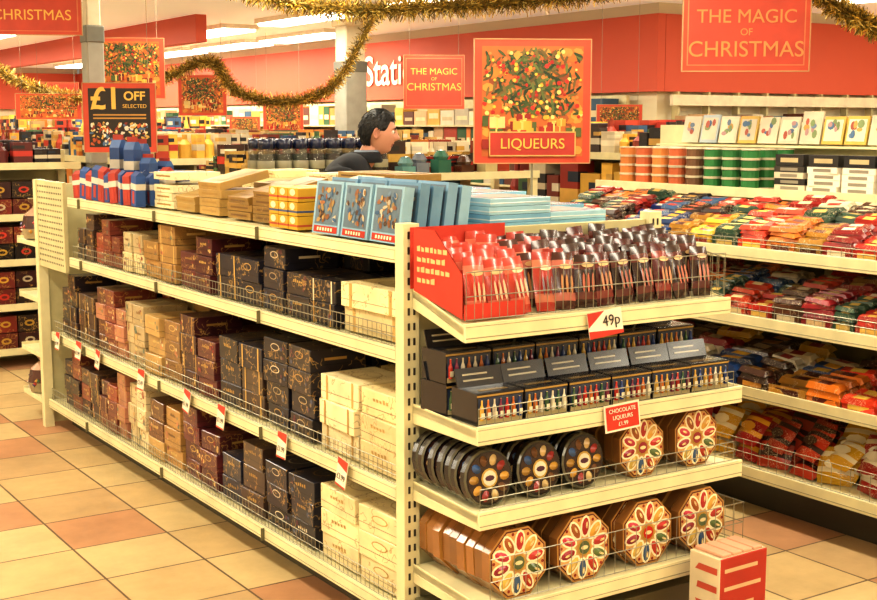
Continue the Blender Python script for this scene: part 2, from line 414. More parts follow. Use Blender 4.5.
cream_c = ['#e2d3a4', '#d9c796', '#e6d8ae']; navy_c = ['#23222e', '#1b1a26', '#2a2a38', '#2c262a']
maroon_c = ['#4c1e22', '#3c181e', '#5a282a']; tan_c = ['#a8824c', '#86643c', '#bb9a62', '#6a4830']
red_c = ['#9c4834', '#7a3c2e', '#b07a60', '#583028']; dk_c = ['#3c2a28', '#2a2024', '#4c3a30']
gold = ['#c8a45a', '#b08c4c']; whit = ['#d8ccb0', '#b8a680']
mot = ['#b87a5a', '#c8a86c', '#8a4a3a', '#d8c8a0', '#6a7a6a']
for z, H, kk in ((.962, .25, 0), (.538, .37, 1), (.158, .34, 2)):
    bh = (.08, .085, .085)[kk]
    X0, X1 = 1.968, 2.43
    choc('cream_chocolate_boxes', X0, X1, 3.2, 3.74 if kk else 3.58, z, H-.03, .26, bh, cream_c, ['#a8884c', '#b89858'], M_cream, var=.12)
    choc('navy_chocolate_boxes', X0, X1, 3.77 if kk else 3.60, 4.16, z, H, .19, bh*.95, navy_c, whit+gold, M_choc, var=.2, motif=('#3a4a6a', '#7a6a5a', '#5a2a3a'))
    choc('charcoal_chocolate_boxes', X0, X1, 4.18, 4.58, z, H, .2, bh*1.05, navy_c+dk_c, gold, M_choc, var=.25)
    choc('maroon_chocolate_boxes', X0, X1, 4.6, 4.96, z, H, .18, bh*.9, maroon_c, gold, M_choc, motif=('#8a2a2a', '#c8a86c'))
    choc('golden_brown_chocolate_boxes', X0, X1, 4.98, 5.36, z, H, .19, bh, tan_c, ['#d8bb78', '#5c3a22'], M_choc, motif=mot)
    choc('cream_chocolate_boxes', X0, X1, 5.38, 5.62, z, H, .12, bh*1.1, ['#d0c094', '#bba880', '#dccca4'], ['#8a6a44'], M_cream, motif=mot)
    choc('red_brown_chocolate_boxes', X0, X1, 5.64, 6.02, z, H, .13, bh*.9, red_c, ['#c8a880', '#b9944a'], M_choc, motif=mot)
    choc('dark_brown_chocolate_boxes', X0, X1, 6.04, 6.27 if kk == 0 else 6.6, z, H, .14, bh*.95, dk_c+red_c[1:2], gold, M_choc, motif=mot)
for z, H, kk in ((.962, .22, 0), (.538, .33, 1), (.158, .3, 2)):
    choc('boxed_confectionery', 2.48, 2.93, 3.2, 6.2, z, H, .3, .09, maroon_c+cream_c+tan_c, gold, M_choc)

for yy in (6.5, 6.16, 5.87, 5.29, 4.77, 4.43, 3.91, 3.48):
    mb = MB()
    mb.box(-.0015, .0015, -.036, .036, -.045, .045, lin('#e6dcc4'))
    mb.quad([(-.0022, -.036, .012), (-.0022, .036, .026), (-.0022, .036, .045), (-.0022, -.036, .045)], lin('#c0402c'))
    mb.quad([(-.0022, -.036, -.045), (-.0022, .036, -.045), (-.0022, .036, -.039), (-.0022, -.036, -.039)], lin('#c0402c'))
    o = mb.obj('price_ticket', M_flat, loc=(XL-.017, yy, .512)); o.rotation_euler = (R.uniform(-.12, .12), .12, R.uniform(-.1, .1))
    text(o, R.choice(['£2.49', '£3.99', '£1.99']), .026, (-.003, 0, -.014), M_ink, rot=(pi/2, 0, -pi/2), extr=.0002)

# ------------------------------------------------------------ top shelf goods
TZ = 1.264
mb = MB()
for i in range(10):
    for r in range(4):
        y = 5.42+i*.088; x = 1.985+r*.07
        if r >= 1 and 5.75 < y < 6.12 : continue
        h = R.uniform(.11, .15)
        c = lin(['#2c4c86', '#35568e', '#9c3428', '#24406e'][(i*2+r) % 4])
        M = T((x, y, TZ)) @ RZ(R.uniform(-.25, .25)) @ RX(R.uniform(-.1, .1))
        mb.box(-.022, .022, -.034, .034, 0, h, jit(c), M)
        mb.box(-.0228, .0228, -.0348, .0348, h*.55, h*.75, lin('#c8c2b4'), M)
        mb.box(-.0230, .0230, -.012, .012, h*.1, h*.5, jit(lin('#a83a2c')), M)
        mb.add([(-.022, -.034, h), (.022, -.034, h), (.022, .034, h), (-.022, .034, h), (0, -.034, h+.02), (0, .034, h+.02)], [(0,4,5,3), (1,2,5,4), (0,1,4), (3,5,2)], jit(c), M)
for (x, y, h) in ((2.10, 5.98, .31), (2.13, 5.87, .30), (2.2, 5.94, .29), (2.18, 5.80, .22), (2.28, 5.85, .2)):
    M = T((x, y, TZ)) @ RZ(.5)
    mb.box(-.03, .03, -.03, .03, 0, h*.8, lin('#2a4678'), M)
    mb.box(-.0308, .0308, -.0308, .0308, h*.48, h*.62, lin('#b8b2a4'), M)
    mb.box(-.0308, .0308, -.0308, .0308, h*.1, h*.3, lin('#a83a2c'), M)
    mb.add([(-.03, -.03, h*.8), (.03, -.03, h*.8), (.03, .03, h*.8), (-.03, .03, h*.8), (-.012, -.03, h*.92), (.012, -.03, h*.92), (.012, .03, h*.92), (-.012, .03, h*.92)],
           [(0,1,5,4), (1,2,6,5), (2,3,7,6), (3,0,4,7), (4,5,6,7)], lin('#34568c'), M)
    mb.box(-.004, .004, -.03, .03, h*.92, h, lin('#9c3428'), M)
mb.obj('blue_and_red_cartons', M_flat)

def flats(name, x0, x1, y0, y1, w, d, h, cols, mat, levels=(1, 3), jr=.06, lab='#b8904c'):
    mb = MB(); ny = max(1, int((y1-y0)/w)); nx = max(1, int((x1-x0)/d))
    for i in range(ny):
        for r in range(nx):
            c0 = lin(R.choice(cols)); nl = R.randint(*levels)
            for k in range(nl):
                lean = RY(-.22) if (k == nl-1 and R.random() < .6) else RY(0)
                M = T((x0+(r+.5)*(x1-x0)/nx, y0+(i+.5)*(y1-y0)/ny, TZ+k*h+(.02 if k == nl-1 else 0))) @ RZ(R.uniform(-jr, jr)) @ lean
                c = jit(c0, .1); a, b = d*.46, w*.46
                mb.box(-a, a, -b, b, 0, h*.96, c, M)
                mb.quad([(-a*.7, -b*.6, h*.96+.001), (a*.7, -b*.6, h*.96+.001), (a*.7, b*.6, h*.96+.001), (-a*.7, b*.6, h*.96+.001)], lin(lab), M)
                mb.quad([(-a*.65, -b*.56, h*.96+.0018), (a*.65, -b*.56, h*.96+.0018), (a*.65, b*.56, h*.96+.0018), (-a*.65, b*.56, h*.96+.0018)], c, M)
                mb.quad([(-a-.001, -b*.7, h*.4), (-a-.001, b*.7, h*.4), (-a-.001, b*.7, h*.6), (-a-.001, -b*.7, h*.6)], lin(lab), M)
    return mb.obj(name, mat, bevel=.0015)
flats('flat_cream_gift_boxes', 2.02, 2.75, 4.62, 5.36, .22, .24, .034, ['#d8ca98', '#e2d6ae', '#a8884c'], M_cream, (2, 4), lab='#a07c3c')
flats('flat_gold_gift_boxes', 2.02, 2.75, 4.12, 4.58, .22, .24, .03, ['#8d6c32', '#a88a4c', '#c8b680'], M_cream, (3, 5), lab='#6c4a1e')

mb = MB()
for i in range(3):
    for r in range(2):
        for k in range(3):
            M = T((2.02+r*.1, 3.90+i*.075, TZ+k*.048)) @ RZ(R.uniform(-.05, .05))
            mb.box(-.045, .045, -.034, .034, 0, .046, lin('#c89c2a'), M)
            mb.box(-.0455, .0455, -.0345, .0345, .010, .018, lin('#3f5078') if k == 1 else lin('#b0482c'), M)
            mb.disc(0, 0, .02, .012, 0, lin('#e0d4b0'), M @ T((-.0465, 0, .032)) @ RZ(-pi/2))
mb.obj('yellow_chocolate_cartons', M_flat, bevel=.001)

def window_pack(mb, M, w, h, d, frame):
    mb.box(-w/2, w/2, 0, d, 0, h, frame, M)
    e = .001
    mb.quad([(-w*.43, -e, h*.18), (w*.43, -e, h*.18), (w*.43, -e, h*.95), (-w*.43, -e, h*.95)], lin('#62788a'), M)
    for i in range(44):
        mb.disc(R.uniform(-w*.34, w*.34), R.uniform(h*.26, h*.87), w*R.uniform(.04, .09), h*R.uniform(.025, .055), -e*2-i*.00003,
                jit(lin(R.choice(['#8a5a3a', '#a88c5c', '#5f7890', '#4b3830', '#b8ae98', '#3a5a7c', '#8a6a44'])), .2), M, n=7, ang=R.uniform(0, 3))
    mb.quad([(-w*.43, -e*1.5, h*.03), (w*.43, -e*1.5, h*.03), (w*.43, -e*1.5, h*.15), (-w*.43, -e*1.5, h*.15)], lin('#b03326'), M)
    for q in range(6):
        mb.quad([(-w*.3+q*w*.1, -e*2, h*.06), (-w*.24+q*w*.1, -e*2, h*.06), (-w*.24+q*w*.1, -e*2, h*.12), (-w*.3+q*w*.1, -e*2, h*.12)], lin('#e8dcc0'), M)
mb = MB()
for i in range(3):
    for r in range(5):
        M = T((1.985+r*.052, 3.315+i*.188, TZ)) @ RZ(-pi/2+R.uniform(-.04, .04)) @ RX(-.14)
        window_pack(mb, M, .178, .175+.01*(r % 2), .035, lin(R.choice(['#7aa0bc', '#8fb4ca', '#6a92b0'])))
mb.obj('blue_window_gift_packs', M_foil)

mb = MB()
for (x, y, n) in ((2.42, 3.32, 5), (2.67, 3.34, 3), (2.55, 3.62, 5), (2.81, 3.62, 3), (2.60, 3.9, 5)):
    for k in range(n):
        M = T((x, y, TZ+k*.026)) @ RZ(R.uniform(-.06, .06))
        c = lin(R.choice(['#78aac8', '#88b8d0', '#9ac2d4']))
        mb.box(-.12, .12, -.12, .12, 0, .025, c, M)
        mb.box(-.121, .121, -.121, .121, .008, .012, lin('#c8d4d8'), M)
        mb.quad([(-.08, -.08, .0258), (.08, -.08, .0258), (.08, .08, .0258), (-.08, .08, .0258)], lin('#b8ccd4'), M)
mb.obj('light_blue_flat_boxes', M_foil, bevel=.001)

# ------------------------------------------------------------ end cap goods
def pouch(mb, M, w, h, t, cols):
    nx, ny = 4, 7; P = []; F = []; C = []
    for side in (-1, 1):
        for j in range(ny+1):
            v = j/ny
            for i in range(nx+1):
                u = i/nx*2-1
                ww = w/2*(1-.1*(2*v-1)**4)
                th = t/2*(1-u*u)*(1-(2*v-1)**6)*(1.15-.4*v)
                P.append((u*ww, side*(th+.0006), v*h))
    o = (nx+1)*(ny+1)
    for s_ in (0, 1):
        for j in range(ny):
            for i in range(nx):
                a = s_*o+j*(nx+1)+i
                F.append((a, a+1, a+nx+2, a+nx+1)); C.append(cols[j])
    mb.add(P, F, C, M)
def pz(y): return 1.07+(y-2.82)/(3.126-2.82)*.07+.004
mb = MB()
for xx, cc in ((1.958, '#c43a28'), (1.9605, '#9c3020')):
    mb.add([(xx, 2.85, 1.088), (xx, 3.1, 1.143), (xx, 3.1, 1.325), (xx, 2.99, 1.325), (xx, 2.85, 1.21)], [(0,1,2,3,4)], lin(cc))
mb.quad([(1.958, 2.843, 1.086), (2.17, 2.843, 1.086), (2.17, 2.843, 1.13), (1.958, 2.843, 1.13)], lin('#c43a28'))
mb.quad([(1.958, 3.120, 1.145), (2.3, 3.120, 1.145), (2.3, 3.120, 1.325), (1.958, 3.120, 1.325)], lin('#c43a28'))
for k, (za, n) in enumerate(((1.26, 7), (1.23, 6), (1.20, 7), (1.17, 4))):
    y = 3.08
    for q in range(n):
        ww = R.uniform(.012, .024)
        mb.quad([(1.9565, y, za), (1.9565, y-ww, za), (1.9565, y-ww, za+R.uniform(.010, .018)), (1.9565, y, za+.014)], lin('#e8b880')); y -= ww+.006
carton = mb.obj('red_display_carton', M_flat)
mb = MB()
for i in range(12):
    x = 2.025+i*.0785
    for r in range(6):
        y = 2.868+r*.043
        if i < 3: base, band, st = '#b83c2e', '#d0705a', '#e8b898'
        elif i < 5: base, band, st = ('#9c2e24', '#c0745a', '#4a1c14') if (r+i) % 2 else ('#48201a', '#b0685a', '#c08858')
        else: base, band, st = ('#341a15', '#5c2a24', '#b86c58') if (i+r//2) % 3 else ('#4c161a', '#80362e', '#c08868')
        B, A, S = jit(lin(base)), jit(lin(band)), jit(lin(st))
        M = T((x+R.uniform(-.006, .006), y, pz(y))) @ RZ(R.uniform(-.15, .15)) @ RX(-.22+R.uniform(-.06, .06)) @ RY(R.uniform(-.08, .08))
        pouch(mb, M, .076, .168+R.uniform(-.012, .012), .034, [B, A, B, B, B, A, B])
        for q in range(3):
            mb.disc(-.018+q*.016, .072, .0045, .03, -.0225, jit(S), M, n=8)
        mb.disc(0, .125, .022, .008, -.016, jit(lin('#d8b888')), M, n=8)
mb.obj('chocolate_bar_pouches', M_foil, smooth=True, parent=carton)

mb = MB()
bot = ['#b0322a', '#c8a24a', '#3a5a3a', '#b8682a', '#7a3048', '#2f447c', '#d0c8b4']
def liq(M, w):
    h, d = .09, .13
    mb.box(-w/2, w/2, 0, d, 0, h, lin('#16151b'), M)
    mb.box(-w/2+.004, w/2-.004, -.001, 0, .008, h-.012, lin('#26324a'), M)
    mb.box(-w/2, w/2, -.0018, 0, h-.009, h-.004, lin('#a08040'), M)
    mb.box(-w/2+.004, w/2-.004, -.0018, 0, .004, .018, lin('#b8a880'), M)
    for i in range(7):
        x = -w/2+.014+i*(w-.028)/6; c = lin(bot[(i*3+R.randint(0, 2)) % 7])
        MM = M @ T((x, -.003, .016))
        mb.lathe([(.0065, 0), (.007, .032), (.0028, .044), (.0028, .056), (0, .057)], 6, [c, c, jit(c), lin('#d8c890')], MM)
        mb.quad([(-.006, -.0073, .006), (.006, -.0073, .006), (.006, -.0073, .022), (-.006, -.0073, .022)], lin('#e0d6bc'), MM)
    L_ = M @ T((0, d*.75, h)) @ RX(-.35)
    mb.box(-w/2, w/2, 0, .004, 0, .055, lin('#16151b'), L_)
    for q in range(2): mb.box(-w*.36, w*(.30-.12*q), -.001, 0, .016+q*.017, .021+q*.017, lin('#a8a088'), L_)
    mb.box(-w/2+.006, w/2-.006, .006, d*.7, h, h+.001, lin('#1c1c22'), M)
    mb.box(-w*.3, w*.3, .03, .045, h+.001, h+.002, lin('#80683a'), M)
for i in range(6):
    w = .155
    for k, yy in enumerate((2.79, 2.945)):
        liq(T((2.045+i*.162, yy, .797)) @ RZ(R.uniform(-.04, .04)), w)
        if k: liq(T((2.045+i*.162, yy, .797+.092)) @ RZ(R.uniform(-.04, .04)), w)
mb.obj('liqueur_chocolate_boxes', M_foil)

pal = ['#b0322a', '#c8983a', '#a82e2c', '#9e5a2a', '#b83a4a', '#8e2430', '#c8a850', '#3f5a7a', '#a8301f', '#5a6a3a']
def octa(mb, M, r, t, face=True):
    n = 8; ph = pi/8
    P = []
    for y in (0, t):
        P += [(r*math.cos(2*pi*i/n+ph), y, r*math.sin(2*pi*i/n+ph)) for i in range(n)]
    C = [jit(lin('#8a5c2e'), .2)]*n+[lin('#b08040')]*2
    mb.add(P, [(i, (i+1) % n, n+(i+1) % n, n+i) for i in range(n)]+[tuple(range(n)), tuple(range(n, 2*n))], C, M)
    if not face: return
    mb.disc(0, 0, r*.95, r*.95, -.001, lin('#5a2018'), M, n=8, ph=ph)
    mb.disc(0, 0, r*.91, r*.91, -.0016, lin('#c89a5c'), M, n=8, ph=ph)
    for i in range(10):
        a = 2*pi*i/10+.2
        cx, cz = r*.58*math.cos(a), r*.58*math.sin(a)
        mb.disc(cx, cz, r*.31, r*.175, -.0022, lin('#f0e4c0'), M, n=12, ang=a)
        mb.disc(cx, cz, r*.25, r*.12, -.003, jit(lin(pal[i])), M, n=10, ang=a, dome=.006)
        mb.disc(cx+r*.05*math.cos(a), cz+r*.05*math.sin(a), r*.1, r*.035, -.0085, jit(lin('#e0c890')), M, n=6, ang=a)
        a2 = a+pi/10
        mb.disc(r*.80*math.cos(a2), r*.80*math.sin(a2), r*.05, r*.05, -.0024, lin('#8a2a1c'), M, n=6)
    mb.disc(0, 0, r*.24, r*.24, -.0045, lin('#b08a3c'), M, n=12)
    mb.disc(0, 0, r*.19, r*.19, -.005, lin(R.choice(['#8e2430', '#4f5e3c', '#b83024'])), M, n=10)
    mb.disc(0, 0, r*.13, r*.06, -.0055, lin('#e0d0a0'), M, n=8)
mb = MB()
r = .106
for i, x in enumerate((2.08, 2.32, 2.56, 2.795)):
    for k in range(8, -1, -1):
        octa(mb, T((x+R.uniform(-.006, .006), 2.745+k*.041, .304+r*.925)) @ RZ(R.uniform(-.02, .02)) @ RX(-.05) @ RY(R.uniform(-.03, .03)), r, .036, k < 2)
mb.obj('octagonal_chocolate_boxes', M_foil)
mb = MB(); r = .096
for i, x in enumerate((2.59, 2.815)):
    for k in range(7, -1, -1):
        octa(mb, T((x+R.uniform(-.004, .004), 2.80+k*.038, .561+r*.925)) @ RZ(R.uniform(-.02, .02)) @ RX(-.05), r, .032, k < 2)
mb.obj('octagonal_chocolate_boxes', M_foil)
mb = MB(); r = .082
def rnd(M, r):
    n = 20; P = []
    for y, rr in ((0, r*.93), (.004, r), (.024, r), (.026, r*.96)):
        P += [(rr*math.cos(2*pi*i/n), y, rr*math.sin(2*pi*i/n)) for i in range(n)]
    F = [(k*n+i, k*n+(i+1) % n, (k+1)*n+(i+1) % n, (k+1)*n+i) for k in range(3) for i in range(n)]
    F += [tuple(range(n)), tuple(range(3*n, 4*n))]
    C = [lin('#5a5644')]*n+[lin('#1c181a')]*n+[lin('#4a4234')]*n+[lin('#181416')]*2
    mb.add(P, F, C, M)
    mb.disc(0, 0, r*.88, r*.88, -.001, lin('#36201a'), M, n=20)
    for i in range(10):
        a = 2*pi*i/10
        mb.disc(r*.63*math.cos(a), r*.63*math.sin(a), r*.2, r*.15, -.002, jit(lin(['#c0943e', '#943430', '#c8b07c', '#6a4628', '#3c5a88', '#a07c38'][i % 6])), M, n=10, ang=a, dome=.012)
    mb.disc(0, 0, r*.34, r*.34, -.003, lin('#b89848'), M, n=12)
    mb.disc(0, 0, r*.27, r*.27, -.004, lin('#d8d0b8'), M, n=12)
    mb.disc(0, 0, r*.2, r*.1, -.005, lin('#4a2438'), M, n=8)
for i, x in enumerate((2.02, 2.19, 2.36)):
    for k in range(6, -1, -1):
        rnd(T((x+R.uniform(-.006, .006), 2.80+k*.045, .561+r)) @ RZ(R.uniform(-.05, .05)) @ RX(-.12), r)
mb.obj('round_chocolate_selection_packs', M_foil)
mb = MB()
mb.box(-.065, .065, 0, .002, -.038, .038, lin('#e6dcc6'))
mb.quad([(-.065, -.001, -.005), (.0, -.001, .038), (-.065, -.001, .038)], lin('#b83524'))
mb.quad([(-.065, -.001, -.038), (.065, -.001, -.038), (.065, -.001, -.028), (-.065, -.001, -.015)], lin('#b83524'))
o = mb.obj('price_ticket', M_flat, loc=(2.43, 2.797, 1.045)); o.rotation_euler = (-.1, -.09, 0)
text(o, '49p', .045, (.022, -.002, .005), M_ink, extr=.0003)
mb = MB()
mb.box(-.068, .068, 0, .002, -.040, .040, lin('#e6d8c0'))
mb.quad([(-.062, -.001, -.034), (.062, -.001, -.034), (.062, -.001, .034), (-.062, -.001, .034)], lin('#b8321f'))
o = mb.obj('offer_card', M_flat, loc=(2.45, 2.738, .775)); o.rotation_euler = (-.1, -.04, 0)
for k, s_ in enumerate(('CHOCOLATE', 'LIQUEURS', '£1.99')):
    text(o, s_, .017, (0, -.002, .020-.020*k), M_text_w, extr=.0003)
mb = MB()
cr_, rd_ = lin('#d0c4a6'), lin('#a83020')
mb.box(-.10, .10, -.06, .06, 0, .375, [cr_, rd_, rd_, rd_, rd_, lin('#d8c6a8')])
for q in range(6):
    mb.quad([(-.1008, -.05, .05+q*.055), (-.1008, .045-R.uniform(0, .03), .05+q*.055), (-.1008, .045-R.uniform(0, .03), .07+q*.055), (-.1008, -.05, .07+q*.055)], lin('#b8503c'))
    xe = .08-R.uniform(0, .05)
    mb.quad([(-.08, -.0608, .055+q*.055), (xe, -.0608, .055+q*.055), (xe, -.0608, .067+q*.055), (-.08, -.0608, .067+q*.055)], lin('#cfae86'))
for x in (-.066, -.022, .022, .066):
    mb.box(x-.019, x+.019, -.055, .055, .3755, .385, jit(lin('#c89a80'), .2))
mb.obj('cardboard_carton', M_flat, bevel=.002, loc=(2.72, 2.56, 0), rz=.02)

# ------------------------------------------------------------ right hand confectionery shelving
RX0, RX1, RY0, RY1 = 3.90, 4.86, 1.7, 5.15
TOPZ = 1.305
g = MB()
for y in (RY0, 2.65, 3.6, 4.55, RY1-.04):
    g.box(4.40, 4.46, y, y+.04, 0, TOPZ, CREAM)
g.box(4.42, 4.44, RY0, RY1, 0, TOPZ, lin('#7f7856'))
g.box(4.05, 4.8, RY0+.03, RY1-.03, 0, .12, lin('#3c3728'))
RS = [(1.11, .14), (.83, .10), (.535, .08), (.20, .05)]
for z, rise in RS:
    xa = RX0; xb = 4.40
    g.add([(xa, RY0, z), (xb, RY0, z+rise), (xb, RY1, z+rise), (xa, RY1, z), (xa, RY0, z-.02), (xb, RY0, z+rise-.02), (xb, RY1, z+rise-.02), (xa, RY1, z-.02)],
          [(0,1,2,3), (7,6,5,4), (0,4,5,1), (3,2,6,7)], CREAM)
    g.box(xa-.012, xa, RY0, RY1, z-.035, z+.015, CREAM)
    g.box(xa-.013, xa-.011, RY0, RY1, z-.025, z-.022, lin('#8d8868'))
g.box(4.40, RX1, RY0, RY1, TOPZ, TOPZ+.02, CREAM)
g.box(4.385, 4.40, RY0, RY1, TOPZ-.015, TOPZ+.03, CREAM)
for z in (.2, .6, 1.0):
    g.box(4.46, RX1, RY0, RY1, z-.02, z, CREAM)
g.box(4.84, 4.86, RY0, RY1, TOPZ+.02, 1.62, CREAM)
rg = g.obj('confectionery_shelving_unit', M_fix, bevel=.0015)
f = MB()
fence(f, (3.9, RY0, 1.125), (3.9, RY1, 1.125), .035, sp=.05)
fence(f, (3.9, RY0, .845), (3.9, RY1, .845), .05, sp=.04)
fence(f, (3.9, RY0, .215), (3.9, RY1, .215), .11, sp=.045)
f.obj('wire_fences', M_wire, parent=rg)

def bar_pack(mb, M, L_, w, t, c1, c2, c3):
    xs = [-.5, -.44, -.2, .2, .44, .5]; P = []; F = []; C = []
    for x in xs:
        k = .25 if abs(x) > .47 else 1
        P += [(x*L_, -w/2, 0.002), (x*L_, -w*.3, t*k), (x*L_, w*.3, t*k), (x*L_, w/2, .002)]
    for i in range(5):
        for j in range(3):
            a = i*4+j; F.append((a, a+1, a+5, a+4)); C.append(c2 if i == 2 and j == 1 else (c3 if i in (0, 3) and j == 1 else c1))
    mb.add(P, F, C, M)
pals = [('#9e2418', '#d8b058'), ('#b02a1a', '#e0d0b8'), ('#22326c', '#c0b8b8'), ('#3a1c12', '#c08838'), ('#c87020', '#5a1810'), ('#851a22', '#d8b888'),
        ('#1e3a6a', '#d8a838'), ('#16141a', '#b89048'), ('#b83c1c', '#e0c898'), ('#4a2610', '#c8b898'), ('#a87a2c', '#4a1810'), ('#2a5480', '#b83020'),
        ('#c83a1c', '#e8c050'), ('#2c1610', '#c8482c'), ('#d0a830', '#8a2018'), ('#1a1a30', '#c8c0b0'), ('#8e1c18', '#e8d8b8'), ('#2e4a3a', '#d0b060'), ('#d8ccb0', '#a02a20')]
def bars(name, z, rise, y0, y1, seed, palette, layers=3, depth=.46, cw=.15, big=1):
    rr = random.Random(seed); mb = MB(); y = y0
    ang = math.atan2(rise, .5)
    while y < y1-.05:
        w = min(rr.uniform(cw*.8, cw*1.2), y1-y); n = int(depth/(.042*big)); lay = rr.randint(max(1, layers-1), layers+1)
        ps = [rr.choice(palette) for _ in range(3)]
        for k in range(lay):
            for i in range(n):
                if k == lay-1 and rr.random() < .35: continue
                p = ps[i*3//n]
                x = .035+i*.042*big
                M = T((RX0+x, y+w/2+rr.uniform(-.006, .006), z+x*math.tan(ang)+.003+k*.019*big)) @ RY(-ang) @ RZ(pi/2+rr.uniform(-.2, .2)) @ RX(rr.uniform(-.2, .2))
                bar_pack(mb, M, w*.97, .04*big, .018*big, jit(lin(p[0]), .25), jit(lin(p[1]), .25), jit(lin(p[0]), .5))
        p = ps[0]; c = jit(lin(p[0]), .1)
        mb.box(RX0+.008, RX0+.011, y+.004, y+w-.004, z+.005, z+.045, c)
        mb.box(RX0+.0065, RX0+.008, y+w*.2, y+w*.8, z+.015, z+.036, jit(lin(p[1])))
        y += w
    return mb.obj(name, M_pack)
bars('chocolate_bars', 1.11, .14, RY0+.02, 5.0, 3, pals, 4, cw=.13)
bars('chocolate_bars', .83, .10, RY0+.02, 5.0, 5, pals, 5, cw=.13)
bars('boxed_sweets', .535, .08, RY0+.02, 5.0, 8, [pals[i] for i in (0, 4, 6, 9, 10, 3, 5, 12, 14, 16, 18, 18)], 3, cw=.2, big=1.5)
def bagset(name, z, y0, y1, seed):
    rr = random.Random(seed); mb = MB(); y = y0
    while y < y1-.1:
        c = rr.choice([('#b02018', '#d8b880'), ('#a01812', '#d8a028'), ('#c89020', '#a82018'), ('#d8a820', '#e0d6b8'), ('#901812', '#d8ceb8'), ('#b83818', '#3a1c14')])
        for i in range(6):
            for k in range(2):
                x = RX0+.075+i*.065
                M = T((x+rr.uniform(-.01, .01), y+.08, z+.012+(i*.007)+k*.07)) @ RZ(-pi/2+rr.uniform(-.4, .4)) @ RX(-.7+rr.uniform(-.3, .3))
                A, B = jit(lin(c[0]), .25), jit(lin(c[1]), .15)
                pouch(mb, M, .15, .15, .06, [A, A, B, A, A, B, A])
                mb.disc(0, .075, .045, .022, -.034, jit(B), M, n=8)
        y += .155
    return mb.obj(name, M_pack, smooth=True)
bagset('bagged_sweets', .20, RY0+.03, 5.05, 4)
mb = MB()
for i in range(8):
    for j in range(3):
        y = 4.14+i*.12; x = 4.46+j*.115
        col = '#2c7038' if i < 3 else ('#6a4a30' if i == 3 else ('#c07a3c' if i % 2 else '#b86038'))
        for k in range(4):
            M = T((x, y, TOPZ+.021+k*.046))
            mb.cyl(.045, .045, 0, .005, 14, lin('#c8bca0'), M); mb.cyl(.041, .041, .005, .040, 14, jit(lin(col)), M); mb.cyl(.045, .045, .040, .045, 14, lin('#c8bca0'), M)
mb.obj('ribbon_spools', M_flat)
mb = MB()
for i in range(10):
    y = 2.2+i*.19
    for k in range(4):
        M = T((4.60, y, TOPZ+.021+k*.028)) @ RZ(R.uniform(-.05, .05))
        c = lin('#e0d8c6') if (i in (2, 3, 6, 7, 8)) else lin(R.choice(['#26221f', '#c8bca4', '#3a342c']))
        mb.box(-.14, .14, -.085, .085, 0, .027, c, M)
        mb.box(-.1405, -.1402, -.05, .05, .006, .02, lin('#8a8272'), M)
    M = T((4.48, y, TOPZ+.021+.113))
    mb.box(-.02, .05, -.08, .08, 0, .05, lin(R.choice(['#1f1c1c', '#2a2622'])), M)
    mb.box(-.0212, -.02, -.05, .05, .015, .035, lin('#b8a880'), M)
mb.obj('envelope_boxes', M_flat, bevel=.001)
mb = MB()
for i in range(24):
    y = 1.85+i*.132
    M = T((4.80, y, 1.53)) @ RZ(-pi/2) @ RX(-.2)
    c = lin(R.choice(['#c8bfa8', '#a8b4bc', '#d0c8b0', '#88a0ac', '#b8a088', '#c8a850', '#b8c0bc']))
    hh = R.uniform(.13, .165)
    mb.box(-.06, .06, 0, .010, 0, hh, c, M)
    mb.quad([(-.05, -.001, .015), (.05, -.001, .015), (.05, -.001, hh-.015), (-.05, -.001, hh-.015)], jit(lin('#cfc6b0')), M)
    for q in range(7):
        mb.disc(R.uniform(-.03, .03), R.uniform(.04, .11), R.uniform(.008, .02), R.uniform(.008, .022), -.0015-q*.0003, jit(lin(R.choice(['#a8553e', '#6a7f98', '#c09850', '#7a8a5c', '#b08a8a', '#4a6a8c']))), M, n=8)
mb.box(4.72, 4.83, RY0, RY1-.1, 1.512, 1.522, CREAM)
mb.obj('greeting_cards', M_flat)

# ------------------------------------------------------------ background gondolas
def goods(mb, x0, x1, y0, y1, z, hmin, hmax, pal, wmin=.06, wmax=.16, rr=R):
    y = y0
    while y < y1-.04:
        w = min(rr.uniform(wmin, wmax), y1-y); x = x0; c = lin(rr.choice(pal)); h = rr.uniform(hmin, hmax)
        while x < x1-.04:
            d = min(rr.uniform(wmin, wmax), x1-x)
            if rr.random() < .4: c = lin(rr.choice(pal)); h = rr.uniform(hmin, hmax)
            cc = jit(c, .3)
            if rr.random() < .25:
                M = T((x+d/2, y+w/2, z)); q = min(w, d)*.42
                mb.lathe([(0, 0), (q, 0), (q, h*.6), (q*.4, h*.8), (q*.4, h), (0, h)], 10, [cc, cc, cc, cc, lin('#c8bca0')], M)
            else:
                M = T((x+d/2, y+w/2, z)) @ RZ(rr.uniform(-.06, .06)); a, b = d*.45, w*.45
                mb.box(-a, a, -b, b, 0, h, cc, M)
                mb.box(-a-.001, a+.001, -b-.001, b+.001, h*.35, h*.6, jit(lin(rr.choice(['#cfc6b0', '#c8a050', '#b8392c', '#2f2a2a'])), .2), M)
                mb.box(-a-.0015, a*.2, -b-.0015, b*.1, h*.7, h*.85, jit(lin(rr.choice(['#cfc6b0', '#c8a050', '#1f2a3a', '#2f2a2a'])), .2), M)
            x += d
        y += w
